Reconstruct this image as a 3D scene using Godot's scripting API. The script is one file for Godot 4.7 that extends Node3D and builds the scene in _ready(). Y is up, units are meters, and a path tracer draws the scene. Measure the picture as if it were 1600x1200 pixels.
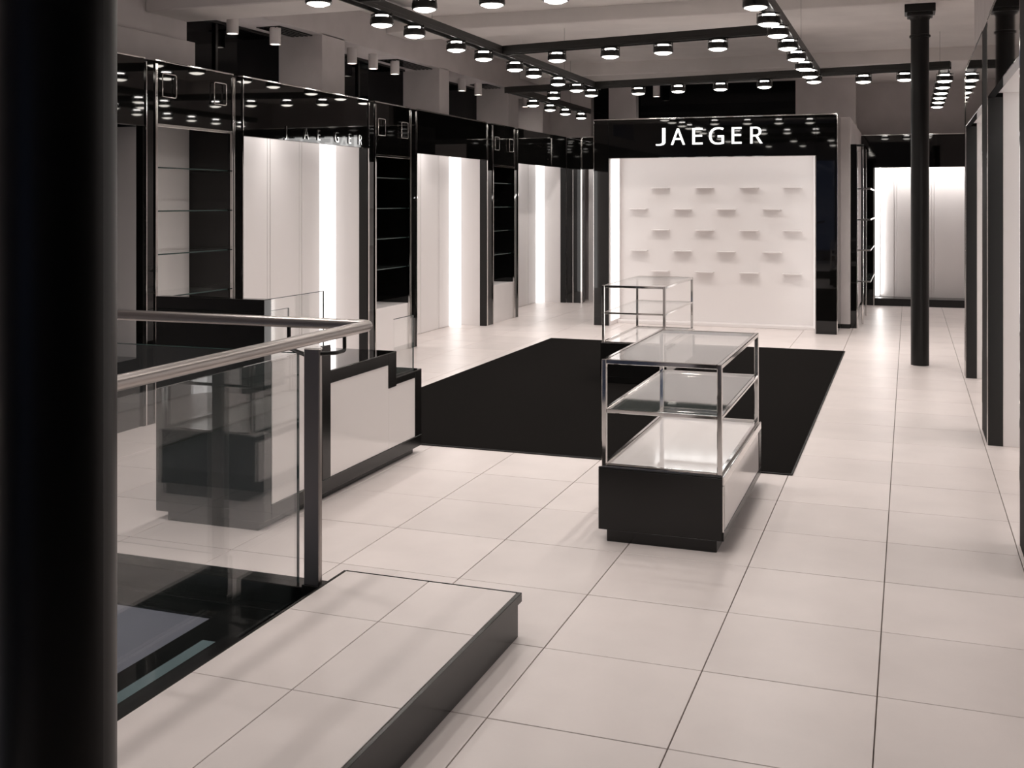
extends Node3D
# A closed fashion shop at night: black lacquer fittings, lit white bays, lamp tracks and pale tiles.

const EYE := 1.691
const FOCAL := 1711.2
const HORIZON := 316.0
const CEIL := 3.9
const LEFT := -5.42      # front plane of the cabinets along the left wall
const RIGHT := 0.515     # front plane of the cabinets along the right wall

var M := {}
var rng := RandomNumberGenerator.new()
var taken := {}
var box_cache := {}

func _ready() -> void:
	rng.seed = 7
	set_camera()
	set_environment()
	make_materials()
	build_shell()
	build_floor()
	build_left_run()
	build_back_corner()
	build_sign_wall()
	build_back_right()
	build_right_run()
	build_platform()
	build_balustrade()
	build_counter()
	build_carpet()
	display_table(Vector3(-1.148, 0.0, -6.01), "chrome framed glass display table standing on the pale tiles before the carpet")
	display_table(Vector3(-2.395, 0.012, -10.6), "chrome framed glass display table standing on the black carpet")
	build_columns()
	build_tracks()
	build_downlights()
	build_vents()

# ---------------------------------------------------------------- camera, light of the place
func set_camera() -> void:
	var cam := Camera3D.new()
	cam.name = "camera"
	add_child(cam)
	cam.position = Vector3(0, EYE, 0)
	cam.rotation = Vector3(0, 0.3475, 0)
	var near := 0.05
	cam.set_frustum(1200.0 / FOCAL * near, Vector2(0, -(600.0 - HORIZON) / FOCAL * near), near, 100.0)
	cam.current = true

func set_environment() -> void:
	var w := WorldEnvironment.new()
	w.name = "world"
	var e := Environment.new()
	e.background_mode = Environment.BG_COLOR
	e.background_color = Color(0.27, 0.31, 0.42)
	e.tonemap_mode = Environment.TONE_MAPPER_LINEAR
	e.tonemap_exposure = 1.3
	e.sdfgi_enabled = true
	e.ssao_enabled = true
	e.ssil_enabled = true
	w.environment = e
	add_child(w)

const LAMP := Color(1.0, 0.972, 0.955)
const TRACK_ENERGY := 0.75
const BAY_ENERGY := 0.085

func spot(at: Vector3, energy: float, angle: float, size: float, parent: Node) -> void:
	var s := SpotLight3D.new()
	s.light_color = LAMP
	s.light_energy = energy
	s.spot_angle = angle
	s.spot_range = 30.0
	s.spot_attenuation = 2.0
	s.light_size = size
	s.shadow_enabled = true
	s.name = "light"
	parent.add_child(s, true)
	s.position = at - off(parent)
	s.rotation = Vector3(-PI / 2, 0, 0)

func area(at: Vector3, toward: Vector3, size: Vector2, energy: float, color: Color, parent: Node) -> void:
	var a := AreaLight3D.new()
	a.light_color = color
	a.light_energy = energy
	a.area_size = size
	a.area_range = 30.0
	a.area_attenuation = 2.0
	a.shadow_enabled = true
	a.name = "light"
	parent.add_child(a, true)
	var up := Vector3.UP if absf(toward.y) < 0.9 else Vector3.FORWARD
	a.transform = Transform3D(Basis.looking_at(toward, up), at - off(parent))

# ---------------------------------------------------------------- materials
func plain(color: Color, rough: float, metal := 0.0, spec := 0.5) -> StandardMaterial3D:
	var m := StandardMaterial3D.new()
	m.albedo_color = color
	m.roughness = rough
	m.metallic = metal
	m.metallic_specular = spec
	return m

func glow(color: Color, energy: float) -> StandardMaterial3D:
	var m := plain(Color(0.9, 0.9, 0.9), 0.5)
	m.emission_enabled = true
	m.emission = color
	m.emission_energy_multiplier = energy
	return m

func noise_tex(freq: float, a: Color, b: Color, s: int, size := 512, octaves := 4) -> NoiseTexture2D:
	var n := FastNoiseLite.new()
	n.seed = s
	n.frequency = freq
	n.fractal_octaves = octaves
	var t := NoiseTexture2D.new()
	t.width = size
	t.height = size
	t.seamless = true
	t.noise = n
	var g := Gradient.new()
	g.set_color(0, a)
	g.set_color(1, b)
	t.color_ramp = g
	return t

func triplanar(m: StandardMaterial3D, t: Texture2D, scale: Vector3) -> void:
	m.albedo_texture = t
	m.uv1_triplanar = true
	m.uv1_world_triplanar = true
	m.uv1_scale = scale

func pane(tint: Color, alpha: float) -> StandardMaterial3D:
	var m := plain(Color(tint.r, tint.g, tint.b, alpha), 0.0)
	m.transparency = BaseMaterial3D.TRANSPARENCY_ALPHA
	return m

func make_materials() -> void:
	M.tiles = []
	var tex := noise_tex(0.006, Color(0.955, 0.955, 0.955), Color(1, 1, 1), 3)
	for k in 5:
		var v := 0.985 + 0.0075 * k
		var m := plain(Color(0.86 * v, 0.824 * v, 0.808 * v), 0.34, 0.0, 0.45)
		triplanar(m, tex, Vector3(0.55, 0.55, 0.55))
		M.tiles.append(m)
	M.grout = plain(Color(0.50, 0.46, 0.43), 0.9)
	M.lacquer = plain(Color(0.045, 0.043, 0.04), 0.025, 0.0, 0.5)
	M.lacquer_soft = plain(Color(0.075, 0.072, 0.068), 0.22, 0.0, 0.45)
	M.iron = plain(Color(0.085, 0.082, 0.078), 0.42, 0.0, 0.4)
	M.iron.roughness_texture = noise_tex(0.02, Color(0.85, 0.85, 0.85), Color(1, 1, 1), 9, 256)
	M.white = plain(Color(0.895, 0.875, 0.868), 0.35, 0.0, 0.4)
	M.white_gloss = plain(Color(0.90, 0.88, 0.87), 0.09, 0.0, 0.5)
	M.wall = plain(Color(0.83, 0.805, 0.80), 0.85, 0.0, 0.25)
	triplanar(M.wall, noise_tex(0.01, Color(0.95, 0.95, 0.95), Color(1, 1, 1), 21, 512), Vector3(0.4, 0.4, 0.4))
	M.ceiling = plain(Color(0.95, 0.93, 0.918), 0.9, 0.0, 0.2)
	triplanar(M.ceiling, noise_tex(0.008, Color(0.95, 0.95, 0.95), Color(1, 1, 1), 33, 512), Vector3(0.3, 0.3, 0.3))
	M.chrome = plain(Color(0.86, 0.85, 0.84), 0.07, 1.0)
	M.steel = plain(Color(0.66, 0.635, 0.62), 0.34, 1.0)
	var brushed := noise_tex(0.05, Color(0.82, 0.82, 0.82), Color(1, 1, 1), 41, 256)
	M.steel.roughness_texture = brushed
	M.steel.uv1_triplanar = true
	M.steel.uv1_scale = Vector3(30, 30, 0.6)
	M.dark_steel = plain(Color(0.36, 0.355, 0.35), 0.35, 1.0)
	M.glass = pane(Color(0.90, 0.96, 0.94), 0.04)
	M.glass_tint = pane(Color(0.72, 0.80, 0.79), 0.022)
	M.glass_edge = plain(Color(0.20, 0.27, 0.26), 0.12)
	M.glass_strip = plain(Color(0.42, 0.49, 0.50), 0.12)
	M.matte = plain(Color(0.06, 0.058, 0.055), 0.6, 0.0, 0.2)
	M.night_glass = plain(Color(0.025, 0.027, 0.033), 0.03, 0.0, 0.22)
	M.carpet = plain(Color(0.10, 0.092, 0.087), 1.0, 0.0, 0.1)
	triplanar(M.carpet, noise_tex(0.25, Color(0.75, 0.75, 0.75), Color(1, 1, 1), 55, 512), Vector3(3, 3, 3))
	M.track = plain(Color(0.15, 0.145, 0.135), 0.45, 0.2)
	M.housing = plain(Color(0.20, 0.195, 0.19), 0.25, 0.7)
	M.lens = glow(Color(1.0, 0.97, 0.93), 9.0)
	M.slit = glow(Color(1.0, 0.975, 0.955), 24.0)
	M.tube = glow(Color(1.0, 0.985, 0.975), 1.3)
	M.diffuser = glow(Color(1.0, 0.985, 0.975), 0.6)  # even glow that puts the brightness of the sign wall linings into the surface
	M.letter = glow(Color(1.0, 0.995, 0.98), 1.5)
	M.vent = plain(Color(0.07, 0.068, 0.065), 0.7)
	M.board = plain(Color(0.44, 0.45, 0.49), 0.3)

# ---------------------------------------------------------------- building helpers
func numbered(called: String) -> String:
	if not taken.has(called):
		taken[called] = 0
		return called
	taken[called] += 1
	return "%s_%03d" % [called, taken[called]]

func off(n: Node) -> Vector3:
	var v := Vector3.ZERO
	while n != null and n != self:
		v += (n as Node3D).position
		n = n.get_parent()
	return v

func thing(called: String, label: String, category: String, at: Vector3, group := "") -> Node3D:
	var o := Node3D.new()
	o.name = numbered(called)
	add_child(o)
	o.position = at
	o.set_meta("label", label)
	o.set_meta("category", category)
	if group:
		o.set_meta("group", group)
	return o

func structure(called: String, at: Vector3, label: String, category: String) -> Node3D:
	var o := thing(called, label, category, at)
	o.set_meta("kind", "structure")
	return o

func put(parent: Node, called: String, mesh: Mesh, mat: Material, at: Vector3, label := "") -> MeshInstance3D:
	var o := MeshInstance3D.new()
	o.name = called
	o.mesh = mesh
	o.material_override = mat
	parent.add_child(o, true)
	o.position = at - off(parent)
	if label:
		o.set_meta("label", label)
	return o

func tri(st: SurfaceTool, a: Vector3, b: Vector3, c: Vector3, outward: Vector3) -> void:
	# front faces run clockwise
	if (b - a).cross(c - a).dot(outward) > 0:
		var t := b
		b = c
		c = t
	for p in [a, b, c]:
		st.add_vertex(p)

func quad(st: SurfaceTool, a: Vector3, b: Vector3, c: Vector3, d: Vector3, outward: Vector3) -> void:
	tri(st, a, b, c, outward)
	tri(st, a, c, d, outward)

func bevelled(size: Vector3, bevel: float) -> Mesh:
	var key := "%.4f %.4f %.4f %.4f" % [size.x, size.y, size.z, bevel]
	if box_cache.has(key):
		return box_cache[key]
	var h := size * 0.5
	var b := minf(bevel, minf(h.x, minf(h.y, h.z)) * 0.45)
	var st := SurfaceTool.new()
	st.begin(Mesh.PRIMITIVE_TRIANGLES)
	st.set_smooth_group(-1)
	# p(axis, s): corner of the face across the axis
	var f := func(ax: int, sx: float, sy: float, sz: float) -> Vector3:
		var v := Vector3(sx * (h.x - b), sy * (h.y - b), sz * (h.z - b))
		v[ax] = (sx if ax == 0 else sy if ax == 1 else sz) * h[ax]
		return v
	for s in [-1.0, 1.0]:
		quad(st, f.call(0, s, -1, -1), f.call(0, s, 1, -1), f.call(0, s, 1, 1), f.call(0, s, -1, 1), Vector3(s, 0, 0))
		quad(st, f.call(1, -1, s, -1), f.call(1, 1, s, -1), f.call(1, 1, s, 1), f.call(1, -1, s, 1), Vector3(0, s, 0))
		quad(st, f.call(2, -1, -1, s), f.call(2, 1, -1, s), f.call(2, 1, 1, s), f.call(2, -1, 1, s), Vector3(0, 0, s))
		for t in [-1.0, 1.0]:
			quad(st, f.call(0, s, t, -1), f.call(0, s, t, 1), f.call(1, s, t, 1), f.call(1, s, t, -1), Vector3(s, t, 0))
			quad(st, f.call(0, s, -1, t), f.call(0, s, 1, t), f.call(2, s, 1, t), f.call(2, s, -1, t), Vector3(s, 0, t))
			quad(st, f.call(1, -1, s, t), f.call(1, 1, s, t), f.call(2, 1, s, t), f.call(2, -1, s, t), Vector3(0, s, t))
			for u in [-1.0, 1.0]:
				tri(st, f.call(0, s, t, u), f.call(1, s, t, u), f.call(2, s, t, u), Vector3(s, t, u))
	st.generate_normals()
	var m := st.commit()
	box_cache[key] = m
	return m

func box(parent: Node, called: String, x0: float, x1: float, y0: float, y1: float, z0: float, z1: float, mat: Material, bevel := 0.003, label := "") -> MeshInstance3D:
	var lo := Vector3(minf(x0, x1), minf(y0, y1), minf(z0, z1))
	var hi := Vector3(maxf(x0, x1), maxf(y0, y1), maxf(z0, z1))
	return put(parent, called, bevelled(hi - lo, bevel), mat, (lo + hi) * 0.5, label)

func lathe(profile: Array, n := 32) -> Mesh:
	# profile: Vector2(radius, y) from bottom to top, sharp where a point repeats
	var st := SurfaceTool.new()
	st.begin(Mesh.PRIMITIVE_TRIANGLES)
	for k in profile.size() - 1:
		var a: Vector2 = profile[k]
		var b: Vector2 = profile[k + 1]
		if a.is_equal_approx(b):
			continue
		st.set_smooth_group(k + 1)
		for i in n:
			var t0 := TAU * i / n
			var t1 := TAU * (i + 1) / n
			var d0 := Vector3(cos(t0), 0, sin(t0))
			var d1 := Vector3(cos(t1), 0, sin(t1))
			var out := (d0 + d1) * (b.y - a.y) + Vector3(0, (a.x - b.x) * 2.0, 0)
			var p0 := d0 * a.x + Vector3(0, a.y, 0)
			var p1 := d1 * a.x + Vector3(0, a.y, 0)
			var q0 := d0 * b.x + Vector3(0, b.y, 0)
			var q1 := d1 * b.x + Vector3(0, b.y, 0)
			if a.x > 0.0001:
				tri(st, p0, p1, q1, out)
			if b.x > 0.0001:
				tri(st, p0, q1, q0, out)
	st.generate_normals()
	return st.commit()

func tube(points: Array, r: float, n := 14) -> Mesh:
	var st := SurfaceTool.new()
	st.begin(Mesh.PRIMITIVE_TRIANGLES)
	st.set_smooth_group(1)
	var rings := []
	for k in points.size():
		var p: Vector3 = points[k]
		var d := Vector3.ZERO
		if k > 0:
			d += (p - points[k - 1]).normalized()
		if k < points.size() - 1:
			d += (points[k + 1] - p).normalized()
		d = d.normalized()
		var u := d.cross(Vector3.UP if absf(d.y) < 0.95 else Vector3.RIGHT).normalized()
		var v := u.cross(d).normalized()
		# widen at a bend so that the tube keeps its thickness
		var ring := []
		for i in n:
			var t := TAU * i / n
			ring.append(p + (u * cos(t) + v * sin(t)) * r)
		rings.append(ring)
	for k in rings.size() - 1:
		for i in n:
			var j := (i + 1) % n
			var mid: Vector3 = (points[k] + points[k + 1]) * 0.5
			quad(st, rings[k][i], rings[k][j], rings[k + 1][j], rings[k + 1][i], (rings[k][i] + rings[k + 1][j]) * 0.5 - mid)
	st.set_smooth_group(2)
	for e in [0, rings.size() - 1]:
		var inward: Vector3 = points[1] - points[0] if e == 0 else points[-2] - points[-1]
		for i in n:
			tri(st, points[e], rings[e][i], rings[e][(i + 1) % n], -inward)
	st.generate_normals()
	return st.commit()

func bend(points: Array, r: float, steps := 5) -> Array:
	# rounds the corners of a path
	var out := [points[0]]
	for k in range(1, points.size() - 1):
		var p: Vector3 = points[k]
		var a: Vector3 = p + (points[k - 1] - p).normalized() * r
		var b: Vector3 = p + (points[k + 1] - p).normalized() * r
		for i in steps + 1:
			var t := float(i) / steps
			out.append(a.lerp(p, t).lerp(p.lerp(b, t), t))
	out.append(points[-1])
	return out

# ---------------------------------------------------------------- the room
func build_shell() -> void:
	# ceiling slab with its beams
	var c := structure("ceiling", Vector3(-2, CEIL, -9), "pale plaster ceiling with shallow beams above the shop", "ceiling")
	box(c, "slab", -7.2, 3.2, CEIL, CEIL + 0.25, -20.0, 4.0, M.ceiling, 0.001)
	box(c, "beam", -6.0, 1.6, 3.735, CEIL + 0.02, -12.6, -11.95, M.ceiling, 0.01)
	box(c, "beam", -6.0, 1.6, 3.70, CEIL + 0.02, -19.6, -16.8, M.ceiling, 0.01)
	box(c, "beam", -5.95, 1.6, 3.27, CEIL + 0.02, -7.5, -8.06, M.ceiling, 0.01)
	box(c, "recess_soffit", -6.75, -5.95, 3.5, CEIL + 0.02, -19.0, 1.0, M.wall, 0.004)
	# left wall: a low wall behind the cabinets, piers between the windows
	var l := structure("wall_left", Vector3(-6.2, 0, -9), "pale plaster wall with deep window recesses above the black cabinets", "wall")
	box(l, "low_wall", -6.75, -5.97, 0.0, 2.70, -19.0, 4.0, M.wall, 0.004)
	for z in [[-6.3, -8.06], [-10.416, -10.918], [-13.555, -13.885], [-16.26, -16.746], [-18.0, -19.0]]:
		box(l, "pier", -6.75, -5.95, 2.70, 3.52, z[0], z[1], M.wall, 0.006)
	box(l, "pier", -6.75, -5.95, 2.70, 3.52, -4.4, 4.0, M.wall, 0.006)
	for k in 4:
		var zz = [[-8.06, -10.416], [-10.918, -13.555], [-13.885, -16.26], [-16.746, -18.0]][k]
		var w := structure("window_%d" % (k + 1), Vector3(-6.5, 2.70, (zz[0] + zz[1]) * 0.5), ["dark night window behind two hanging downlights over the shelf niche", "dark night window over the narrow shelf niche beside the counter", "dark night window above the second lit bay from the counter", "dark night window beside the back corner behind a lamp track"][k], "window")
		box(w, "pane", -6.51, -6.49, 2.70, 3.5, zz[0], zz[1], M.night_glass, 0.001)
		box(w, "frame", -6.49, -6.46, 2.70, 2.78, zz[0], zz[1], M.lacquer_soft)
		box(w, "frame", -6.49, -6.46, 3.47, 3.5, zz[0], zz[1], M.lacquer_soft)
		box(w, "mullion", -6.49, -6.465, 2.78, 3.47, (zz[0] + zz[1]) * 0.5 - 0.02, (zz[0] + zz[1]) * 0.5 + 0.02, M.lacquer_soft)
	var tr := structure("trim_1", Vector3(-5.9, 2.79, -6.2), "low plaster boxing on top of the cabinets under the beam", "trim")
	box(tr, "boxing", -5.945, -5.86, 2.79, 3.085, -4.2, -8.055, M.wall, 0.004)
	# the window nearest the street lets in the dusk
	var dusk := structure("window_5", Vector3(-6.5, 2.70, -5.35), "clear window above the cabinets letting in blue dusk", "window")
	box(dusk, "pane", -6.505, -6.495, 2.70, 3.5, -4.4, -6.3, M.glass, 0.001)
	# back wall, in two depths
	var b := structure("wall_back", Vector3(-2, 0, -19), "pale plaster wall behind the sign wall and the back bay", "wall")
	box(b, "wall_part", -6.75, -0.80, 0.0, 2.75, -18.4, -18.75, M.wall, 0.004)
	box(b, "wall_part", -6.75, -5.2, 2.75, CEIL, -18.4, -18.75, M.wall, 0.004)
	box(b, "wall_part", -4.885, -4.4, 2.75, CEIL, -18.4, -18.75, M.wall, 0.004)
	box(b, "wall_part", -1.738, -0.80, 2.75, CEIL, -18.4, -18.75, M.wall, 0.004)
	box(b, "wall_part", -0.95, 3.2, 0.0, CEIL + 0.05, -19.4, -19.75, M.wall, 0.004)
	box(b, "wall_part", -0.97, -0.82, 0.0, CEIL + 0.05, -18.46, -19.5, M.wall, 0.004)
	for k in 2:
		var xx = [[-5.2, -4.885], [-4.4, -1.738]][k]
		var w := structure("window_%d" % (6 + k), Vector3((xx[0] + xx[1]) * 0.5, 2.75, -18.6), ["narrow dark night window at the left of the sign wall", "wide dark night window above the illuminated sign wall"][k], "window")
		box(w, "pane", xx[0], xx[1], 2.75, 3.7, -18.6, -18.58, M.night_glass, 0.001)
		box(w, "frame", xx[0], xx[1], 2.75, 2.85, -18.58, -18.55, M.lacquer_soft)
	# right wall above the cabinets, and the wider back part
	var r := structure("wall_right_upper", Vector3(0.8, 2.975, -6), "pale plaster wall above the black cabinets on the right", "wall")
	box(r, "upper_wall", 0.60, 1.15, 2.975, CEIL + 0.05, -11.55, 4.0, M.wall, 0.004)
	var rl := structure("wall_right_lower", Vector3(1.1, 0, -4), "pale plaster wall behind the lit bays on the right", "wall")
	box(rl, "low_wall", 1.06, 1.20, 0.0, 2.975, -11.56, 4.0, M.wall, 0.004)
	var rr := structure("wall_right_return", Vector3(1.1, 0, -11.6), "short plaster wall closing the end of the right cabinets", "wall")
	box(rr, "return_wall", 0.66, 1.60, 0.0, CEIL + 0.05, -11.565, -11.62, M.wall, 0.004)
	var rf := structure("wall_right_far", Vector3(1.5, 0, -15), "pale plaster side wall at the end of the right aisle", "wall")
	box(rf, "far_wall", 1.45, 1.60, 0.0, CEIL + 0.05, -11.6, -19.5, M.wall, 0.004)
	var f := structure("wall_front", Vector3(-2, 0, 3.8), "pale plaster wall at the front of the shop", "wall")
	box(f, "wall_part", -6.75, -5.4, 0.0, CEIL, 3.7, 4.0, M.wall, 0.004)
	box(f, "wall_part", -2.0, 3.2, 0.0, CEIL, 3.7, 4.0, M.wall, 0.004)
	box(f, "wall_part", -5.4, -2.0, 0.0, 0.3, 3.7, 4.0, M.wall, 0.004)
	box(f, "wall_part", -5.4, -2.0, 2.9, CEIL, 3.7, 4.0, M.wall, 0.004)
	var sw := structure("window_8", Vector3(-3.7, 0.3, 3.85), "shop window towards the street at dusk", "window")
	box(sw, "pane", -5.4, -2.0, 0.3, 2.9, 3.845, 3.855, M.glass, 0.001)

func build_floor() -> void:
	var fl := structure("floor", Vector3(-2.0, 0.0, -9.0), "floor of large square pale beige tiles with thin grey joints", "floor")
	# slab under the tiles, left open at the stairwell
	var top := -0.010
	for s in [[-2.2, 3.2, -4.19, 4.0], [-6.75, 3.2, -19.75, -4.19], [-6.75, -5.0, -4.19, 4.0]]:
		box(fl, "screed", s[0], s[1], -0.25, top, s[2], s[3], M.grout, 0.001)
	var cells := []
	for i in range(-7, 8):
		for j in range(-8, 28):
			var x0 := maxf(-2.5015 + 0.6 * i, -6.0)
			var x1 := minf(-2.5015 + 0.6 * (i + 1), 1.46)
			var z0 := -3.3493 - 0.6 * j
			var z1 := maxf(z0 - 0.6, -19.4)
			if x1 - x0 < 0.03 or z0 - z1 < 0.03 or z0 > 0.6:
				continue
			# cut by the stairwell
			if x0 > -4.99 and x1 < -2.2 + 0.001 and z1 > -4.19 + 0.001:
				continue
			if x0 > -4.99 and x0 < -2.2 and z0 > -4.19:
				if z1 < -4.19:
					if x1 <= -2.2:
						z0 = -4.19
					else:
						cells.append([4.8, x0, -2.2 + 0.0022, -4.19, z1])
						x0 = -2.2 - 0.0022
				else:
					x0 = -2.2
			if x1 - x0 < 0.03 or z0 - z1 < 0.03:
				continue
			# where it shows in the frame, and how large
			var cx := (x0 + x1) * 0.5
			var d := -cx * sin(0.3475) - (z0 + z1) * 0.5 * cos(0.3475)
			var u := cx * cos(0.3475) - (z0 + z1) * 0.5 * sin(0.3475)
			var seen := d > 1.6 and absf(u / d) < 0.53
			cells.append([d if seen else d * d + 100.0, x0, x1, z0, z1])
	cells.sort_custom(func(a, b): return a[0] < b[0])
	var st := SurfaceTool.new()
	st.begin(Mesh.PRIMITIVE_TRIANGLES)
	for k in cells.size():
		var c = cells[k]
		var g := 0.0022
		var up := rng.randf_range(-0.0003, 0.0003)
		var size := Vector3(snappedf(c[2] - c[1] - 2 * g, 0.0001), 0.012, snappedf(c[3] - c[4] - 2 * g, 0.0001))
		var at := Vector3((c[1] + c[2]) * 0.5, -0.006 + up, (c[3] + c[4]) * 0.5)
		var mesh := bevelled(size, 0.0012)
		if k < 300:
			put(fl, "tile", mesh, M.tiles[rng.randi() % 5], at)
		else:
			st.append_from(mesh, 0, Transform3D(Basis(), at - off(fl)))
	var rest := MeshInstance3D.new()
	rest.name = "far_tiles"
	rest.mesh = st.commit()
	rest.material_override = M.tiles[2]
	rest.set_meta("kind", "stuff")
	fl.add_child(rest)

# ---------------------------------------------------------------- cabinets along the walls
# dir is -1 where the recess goes towards -x (left wall), +1 on the right wall
func pier(front: float, dir: int, z0: float, z1: float, top: float, label: String, group: String) -> void:
	var p := thing("cabinet_pier", label, "pier", Vector3(front, 0, (z0 + z1) * 0.5), group)
	box(p, "body", front, front + dir * 0.46, 0.0, top, z0 - 0.006, z1 + 0.006, M.lacquer if dir < 0 else M.matte)
	for z in [z0 - 0.006, z1 + 0.006]:
		box(p, "chrome_trim", front - dir * (0.012 if dir < 0 else 0.002), front + dir * 0.012, 0.0, top - 0.02, z - 0.006, z + 0.006, M.chrome, 0.002)

func fascia(t: Node, front: float, dir: int, z0: float, z1: float, bottom: float, top: float) -> void:
	box(t, "header", front, front + dir * 0.05, bottom, top, z0, z1, M.lacquer)
	box(t, "header_trim", front - dir * 0.004, front + dir * 0.05, top, top + 0.012, z0, z1, M.chrome, 0.002)
	box(t, "top_board", front + dir * 0.05, front + dir * 0.5, top - 0.04, top, z0, z1, M.lacquer_soft)

func lit_bay(front: float, dir: int, z0: float, z1: float, bottom: float, top: float, label: String, group: String) -> Node3D:
	var t := thing("lit_display_bay", label, "display bay", Vector3(front, 0, (z0 + z1) * 0.5), group)
	var back := front + dir * 0.48
	var cove := 0.16 if dir < 0 else 0.03
	fascia(t, front, dir, z0, z1, bottom, top)
	box(t, "soffit", front + dir * 0.05, back, bottom + cove, bottom + cove + 0.02, z0, z1, M.white)
	# back of tall white panels with narrow strips between them
	box(t, "back_board", back + dir * 0.012, back + dir * 0.03, 0.0, bottom + cove, z0, z1, M.white, 0.001)
	var span := z0 - z1
	var n := 4
	var strip := 0.055
	var wide := (span - strip * (n - 1)) / n
	var z := z0
	for k in n:
		box(t, "back_panel", back, back + dir * 0.012, 0.004, bottom + cove - 0.01, z - 0.003, z - wide + 0.003, M.white, 0.003)
		z -= wide
		if k < n - 1:
			box(t, "joint_strip", back + dir * 0.003, back + dir * 0.012, 0.004, bottom + cove - 0.01, z - 0.006, z - strip + 0.006, M.white, 0.0015)
			z -= strip
	for e in 2:
		var zs := z0 if e == 0 else z1
		var inward := -1.0 if e == 0 else 1.0
		box(t, "side_wall", front + dir * 0.10, back, 0.0, bottom + cove, zs, zs + inward * 0.012, M.white, 0.002)
		box(t, "side_edge", front + dir * 0.004, front + dir * 0.10, 0.0, bottom, zs, zs + inward * 0.014, M.lacquer_soft, 0.002)
		# diffuser across the corner
		var a := Vector3(back, 0, zs + inward * 0.19)
		var b := Vector3(back - dir * 0.10, 0, zs + inward * 0.012)
		var st := SurfaceTool.new()
		st.begin(Mesh.PRIMITIVE_TRIANGLES)
		st.set_smooth_group(-1)
		var hgt := Vector3(0, bottom + cove - 0.06, 0)
		var c := Vector3(back, 0, zs + inward * 0.012)
		var mid := (a + b + c) / 3.0
		quad(st, a, b, b + hgt, a + hgt, (a + b) * 0.5 - mid)
		quad(st, b, c, c + hgt, b + hgt, (b + c) * 0.5 - mid)
		quad(st, c, a, a + hgt, c + hgt, (c + a) * 0.5 - mid)
		tri(st, a + hgt, b + hgt, c + hgt, Vector3.UP)
		tri(st, a, b, c, Vector3.DOWN)
		st.generate_normals()
		put(t, "corner_light", st.commit(), M.tube, off(t) * 0.0)
		t.get_child(t.get_child_count() - 1).position = -off(t)
		var face := ((a + b) * 0.5 - c).normalized()
		area((a + b) * 0.5 + face * 0.006 + hgt * 0.5, face, Vector2((a - b).length(), hgt.y), BAY_ENERGY * 0.5, Color(1, 0.985, 0.975), t)
	# tube behind the header
	box(t, "header_light", front + dir * 0.26, front + dir * 0.40, bottom + cove - 0.025, bottom + cove - 0.002, z0 - 0.05, z1 + 0.05, M.tube, 0.004)
	area(Vector3(front + dir * 0.33, bottom + cove - 0.03, (z0 + z1) * 0.5), Vector3(dir * 0.6, -0.8, 0).normalized(), Vector2(0.14, span - 0.1), BAY_ENERGY * 4.6, Color(1, 0.985, 0.975), t)
	return t

func niche(front: float, dir: int, z0: float, z1: float, bottom: float, top: float, white_back: bool, label: String) -> void:
	var t := thing("shelf_niche", label, "shelf niche", Vector3(front, 0, (z0 + z1) * 0.5), "tall shelf niches between the lit bays")
	var back := front + dir * 0.44
	fascia(t, front, dir, z0, z1, bottom, top)
	box(t, "back_panel", back, back + dir * 0.02, 0.0, bottom + 0.1, z0, z1, M.white_gloss if white_back else M.lacquer)
	box(t, "side_panel", front + dir * 0.03, back, 0.0, bottom + 0.1, z0, z0 - 0.015, M.lacquer)
	box(t, "side_panel", front + dir * 0.03, back, 0.0, bottom + 0.1, z1, z1 + 0.015, M.lacquer)
	box(t, "soffit", front + dir * 0.05, back, bottom + 0.1, bottom + 0.12, z0, z1, M.lacquer_soft)
	box(t, "plinth", front + dir * 0.02, back, 0.0, 0.53, z0 - 0.016, z1 + 0.016, M.white)
	for y in [0.945, 1.28, 1.617, 1.955]:
		var s := box(t, "glass_shelf", front + dir * 0.05, back - dir * 0.004, y, y + 0.01, z0 - 0.02, z1 + 0.02, M.glass, 0.002)
		box(s, "front_edge", front + dir * 0.044, front + dir * 0.05, y, y + 0.01, z0 - 0.02, z1 + 0.02, M.glass_edge, 0.001)
	# chrome frame round the opening
	for z in [z0 - 0.012, z1 + 0.012]:
		box(t, "chrome_upright", front - dir * 0.008, front + dir * 0.02, 0.0, top - 0.02, z - 0.011, z + 0.011, M.chrome, 0.003)
	box(t, "chrome_rail", front - dir * 0.004, front + dir * 0.02, bottom - 0.012, bottom + 0.012, z0 - 0.022, z1 + 0.022, M.chrome, 0.003)
	# two chrome loops on the header
	for k in 2:
		var zc := lerpf(z0, z1, 0.14 if k == 0 else 0.79)
		var w := 0.085
		var pts := [Vector3(front - dir * 0.02, bottom + 0.22, zc + w), Vector3(front - dir * 0.02, bottom + 0.40, zc + w), Vector3(front - dir * 0.02, bottom + 0.40, zc - w), Vector3(front - dir * 0.02, bottom + 0.22, zc - w), Vector3(front - dir * 0.02, bottom + 0.22, zc + w)]
		var path := bend(pts, 0.02, 3)
		put(t, "chrome_loop", tube(path, 0.005, 8), M.chrome, off(t)).position = -off(t)

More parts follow.
